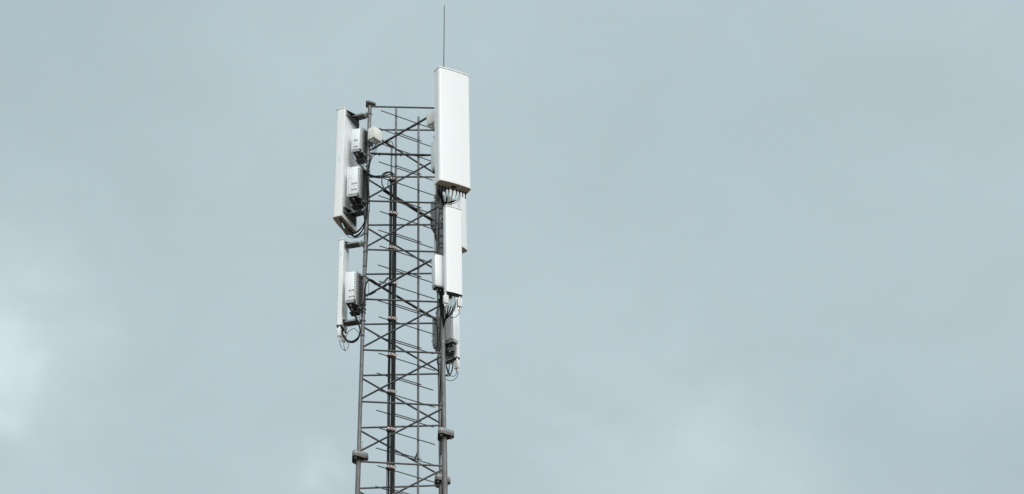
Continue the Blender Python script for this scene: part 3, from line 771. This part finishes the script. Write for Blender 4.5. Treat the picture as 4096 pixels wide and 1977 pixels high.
jump([(1750, 778, yC-.03), (1744, 788, yC-.05), (1748, 800, yC-.05), (1751, 825, yC-.04), (1753, 860, yC-.04), (1757, 890, yC-.04), (1755, 985, yC-.04)], .008, 'cable strapped down the back leg above the white ribbed radio', 'cables hanging at the back leg')
jump([(1757, 890, yC-.06), (1760, 930, yC-.06), (1758, 965, yC-.05), (1753, 1000, yC-.04)], .007, 'second cable on the back leg above the white ribbed radio', 'cables hanging at the back leg')
# low right
G_RL = 'black jumper cables under the narrow front antenna'
ps = PS['B']; f1 = (1779, 1283, yB-.06); f2 = (1775, 1308, yB-.045)
for k, (x1, x2, x3) in enumerate(((1794, 1793, 1788), (1807, 1804, 1794), (1820, 1814, 1803))):
    jump([ps[k], at(x1, 1205, yB-.26), at(x2, 1226, yB-.24), at(x3, 1254, yB-.16), f1, f2], .0085, '%s turquoise-sleeved cable under the narrow front antenna' % ('left', 'middle', 'right')[k], G_RL, sleeve=(.05, .40, 'teal', .0102))
jump([ps[2], at(1822, 1200, yB-.24), at(1821, 1222, yB-.22), at(1810, 1250, yB-.15), (1783, 1280, yB-.08), f2], .007, 'rightmost bare cable under the narrow front antenna', G_RL)
bl = RE['Bl']
jump([bl[4], (1755, 1180, yB-.12), (1757, 1205, yB-.11), (1763, 1250, yB-.09), (1772, 1290, yB-.06)], .0085, 'turquoise-sleeved cable from the white ribbed radio down the leg', G_RL, sleeve=(.1, .45, 'teal', .0095))
for k in range(4):
    jump([bl[3-k], (1760+5*k, 1190, yB-.1), (1762+4*k, 1225, yB-.085), (1768+2*k, 1262, yB-.07), (1774+k, 1300, yB-.045)], .0088, '%s black cable between the white ribbed radio and the front leg' % nm[k], G_RL)
jump([ACT['B1'][0], (1778, 1240, yB-.25), (1783, 1255, yB-.25), (1797, 1268, yB-.24), (1815, 1271, yB-.22), (1830, 1263, yB-.2), (1838, 1253, yB-.2), ACT['B2'][0]], .0042, 'thin lead linking both actuators under the narrow front antenna', G_RL)
jump([ACT['B1'][1], (1783, 1232, yB-.24), (1782, 1262, yB-.2), (1778, 1300, yB-.08)], .004, 'thin lead from the left front actuator down to the leg', G_RL)
# back right
G_CB = 'cables hanging at the back leg'
cl = RE['Cl']
w1 = (1800, 1500, .70); w2 = (1786, 1505, .66)
jump([cl[4], (1808, 1385, .73), (1800, 1402, .71), (1786, 1425, .68), (1776, 1440, .66)], .008, 'cable leaving the rightmost socket of the lower finned radio', G_CB, sleeve=(.3, .6, 'skirt', .0095))
jump([cl[3], (1797, 1385, .73), (1806, 1405, .75), (1812, 1425, .77), PS['C'][0]], .006, 'cable from the lower finned radio to the rear narrow antenna', G_CB)
jump([cl[2], (1792, 1395, .72), (1797, 1415, .72), (1790, 1440, .7), (1782, 1450, .68)], .006, 'cable crossing below the lower finned radio', G_CB)
jump([(1784, 1448, .68), (1786, 1470, .69), (1792, 1492, .7), w1, (1790, 1504, .67), (1780, 1498, .65)], .008, 'left strand of the hanging loop below the lower finned radio', G_CB)
jump([(1797, 1446, .72), (1797, 1470, .72), (1794, 1490, .71), (1787, 1501, .68), (1780, 1500, .66)], .007, 'middle strand of the hanging loop below the lower finned radio', G_CB)
jump([(1811, 1442, .76), (1811, 1465, .75), (1806, 1488, .73), (1797, 1503, .7), (1783, 1504, .66)], .009, 'right strand of the hanging loop below the lower finned radio', G_CB)
jump([ACT['C1'][1], (1826, 1493, .8), (1819, 1504, .78), (1808, 1505, .75), (1800, 1500, .71), (1786, 1462, .68)], .0042, 'inner thin lead curving from the rear actuator', G_CB)
jump([ACT['C1'][0], (1831, 1500, .8), (1822, 1515, .78), (1807, 1523, .74), (1792, 1521, .68), (1780, 1515, .64)], .0045, 'outer thin lead curving from the rear actuator', G_CB)
jump([(1731, 1272, .58), (1741, 1285, .57), (1748, 1310, .56), (1751, 1345, .56), (1749, 1385, .57), (1747, 1405, .58)], .0075, 'cable running off the rear bar down beside the lower finned radio', G_CB)
jump([(1760, 1265, .56), (1763, 1300, .56), (1764, 1350, .56), (1760, 1395, .57)], .008, 'cable strapped along the back leg behind the front leg', G_CB)
jump([(1750, 1425, .6), (1748, 1440, .59), (1750, 1455, .58), (1756, 1475, .57), (1756, 1500, .57)], .0065, 'cable bowing out left of the back leg below the finned radio', G_CB)

# ------------------------------------------------------------------ a far bird
bp = at(1900, 1265, 640)
bird = thing('bird', 'tiny dark bird flying far off, right of the mast', 'bird', bp)
MB().use(M['bird']).tube([bp + Vector((-.10, 0, .03)), bp + Vector((-.04, 0, .01)), bp, bp + Vector((.06, 0, -.02)), bp + Vector((.11, 0, -.05))], .022, 8).build('body', None, bird, True)
for s in (-1, 1):
    w = MB()
    a = [bp + Vector(v) for v in ((.04, 0, 0), (-.05, 0, .01), (-.10, s*.16, .08), (-.03, s*.16, .09))]
    lo = [w.bm.verts.new(v) for v in a]; hi = [w.bm.verts.new(v + Vector((0, 0, .006))) for v in a]
    w.face(lo[::-1]); w.face(hi)
    for k in range(4): w.face([lo[k], lo[(k+1) % 4], hi[(k+1) % 4], hi[k]])
    w.build('wing', M['bird'], bird, True)
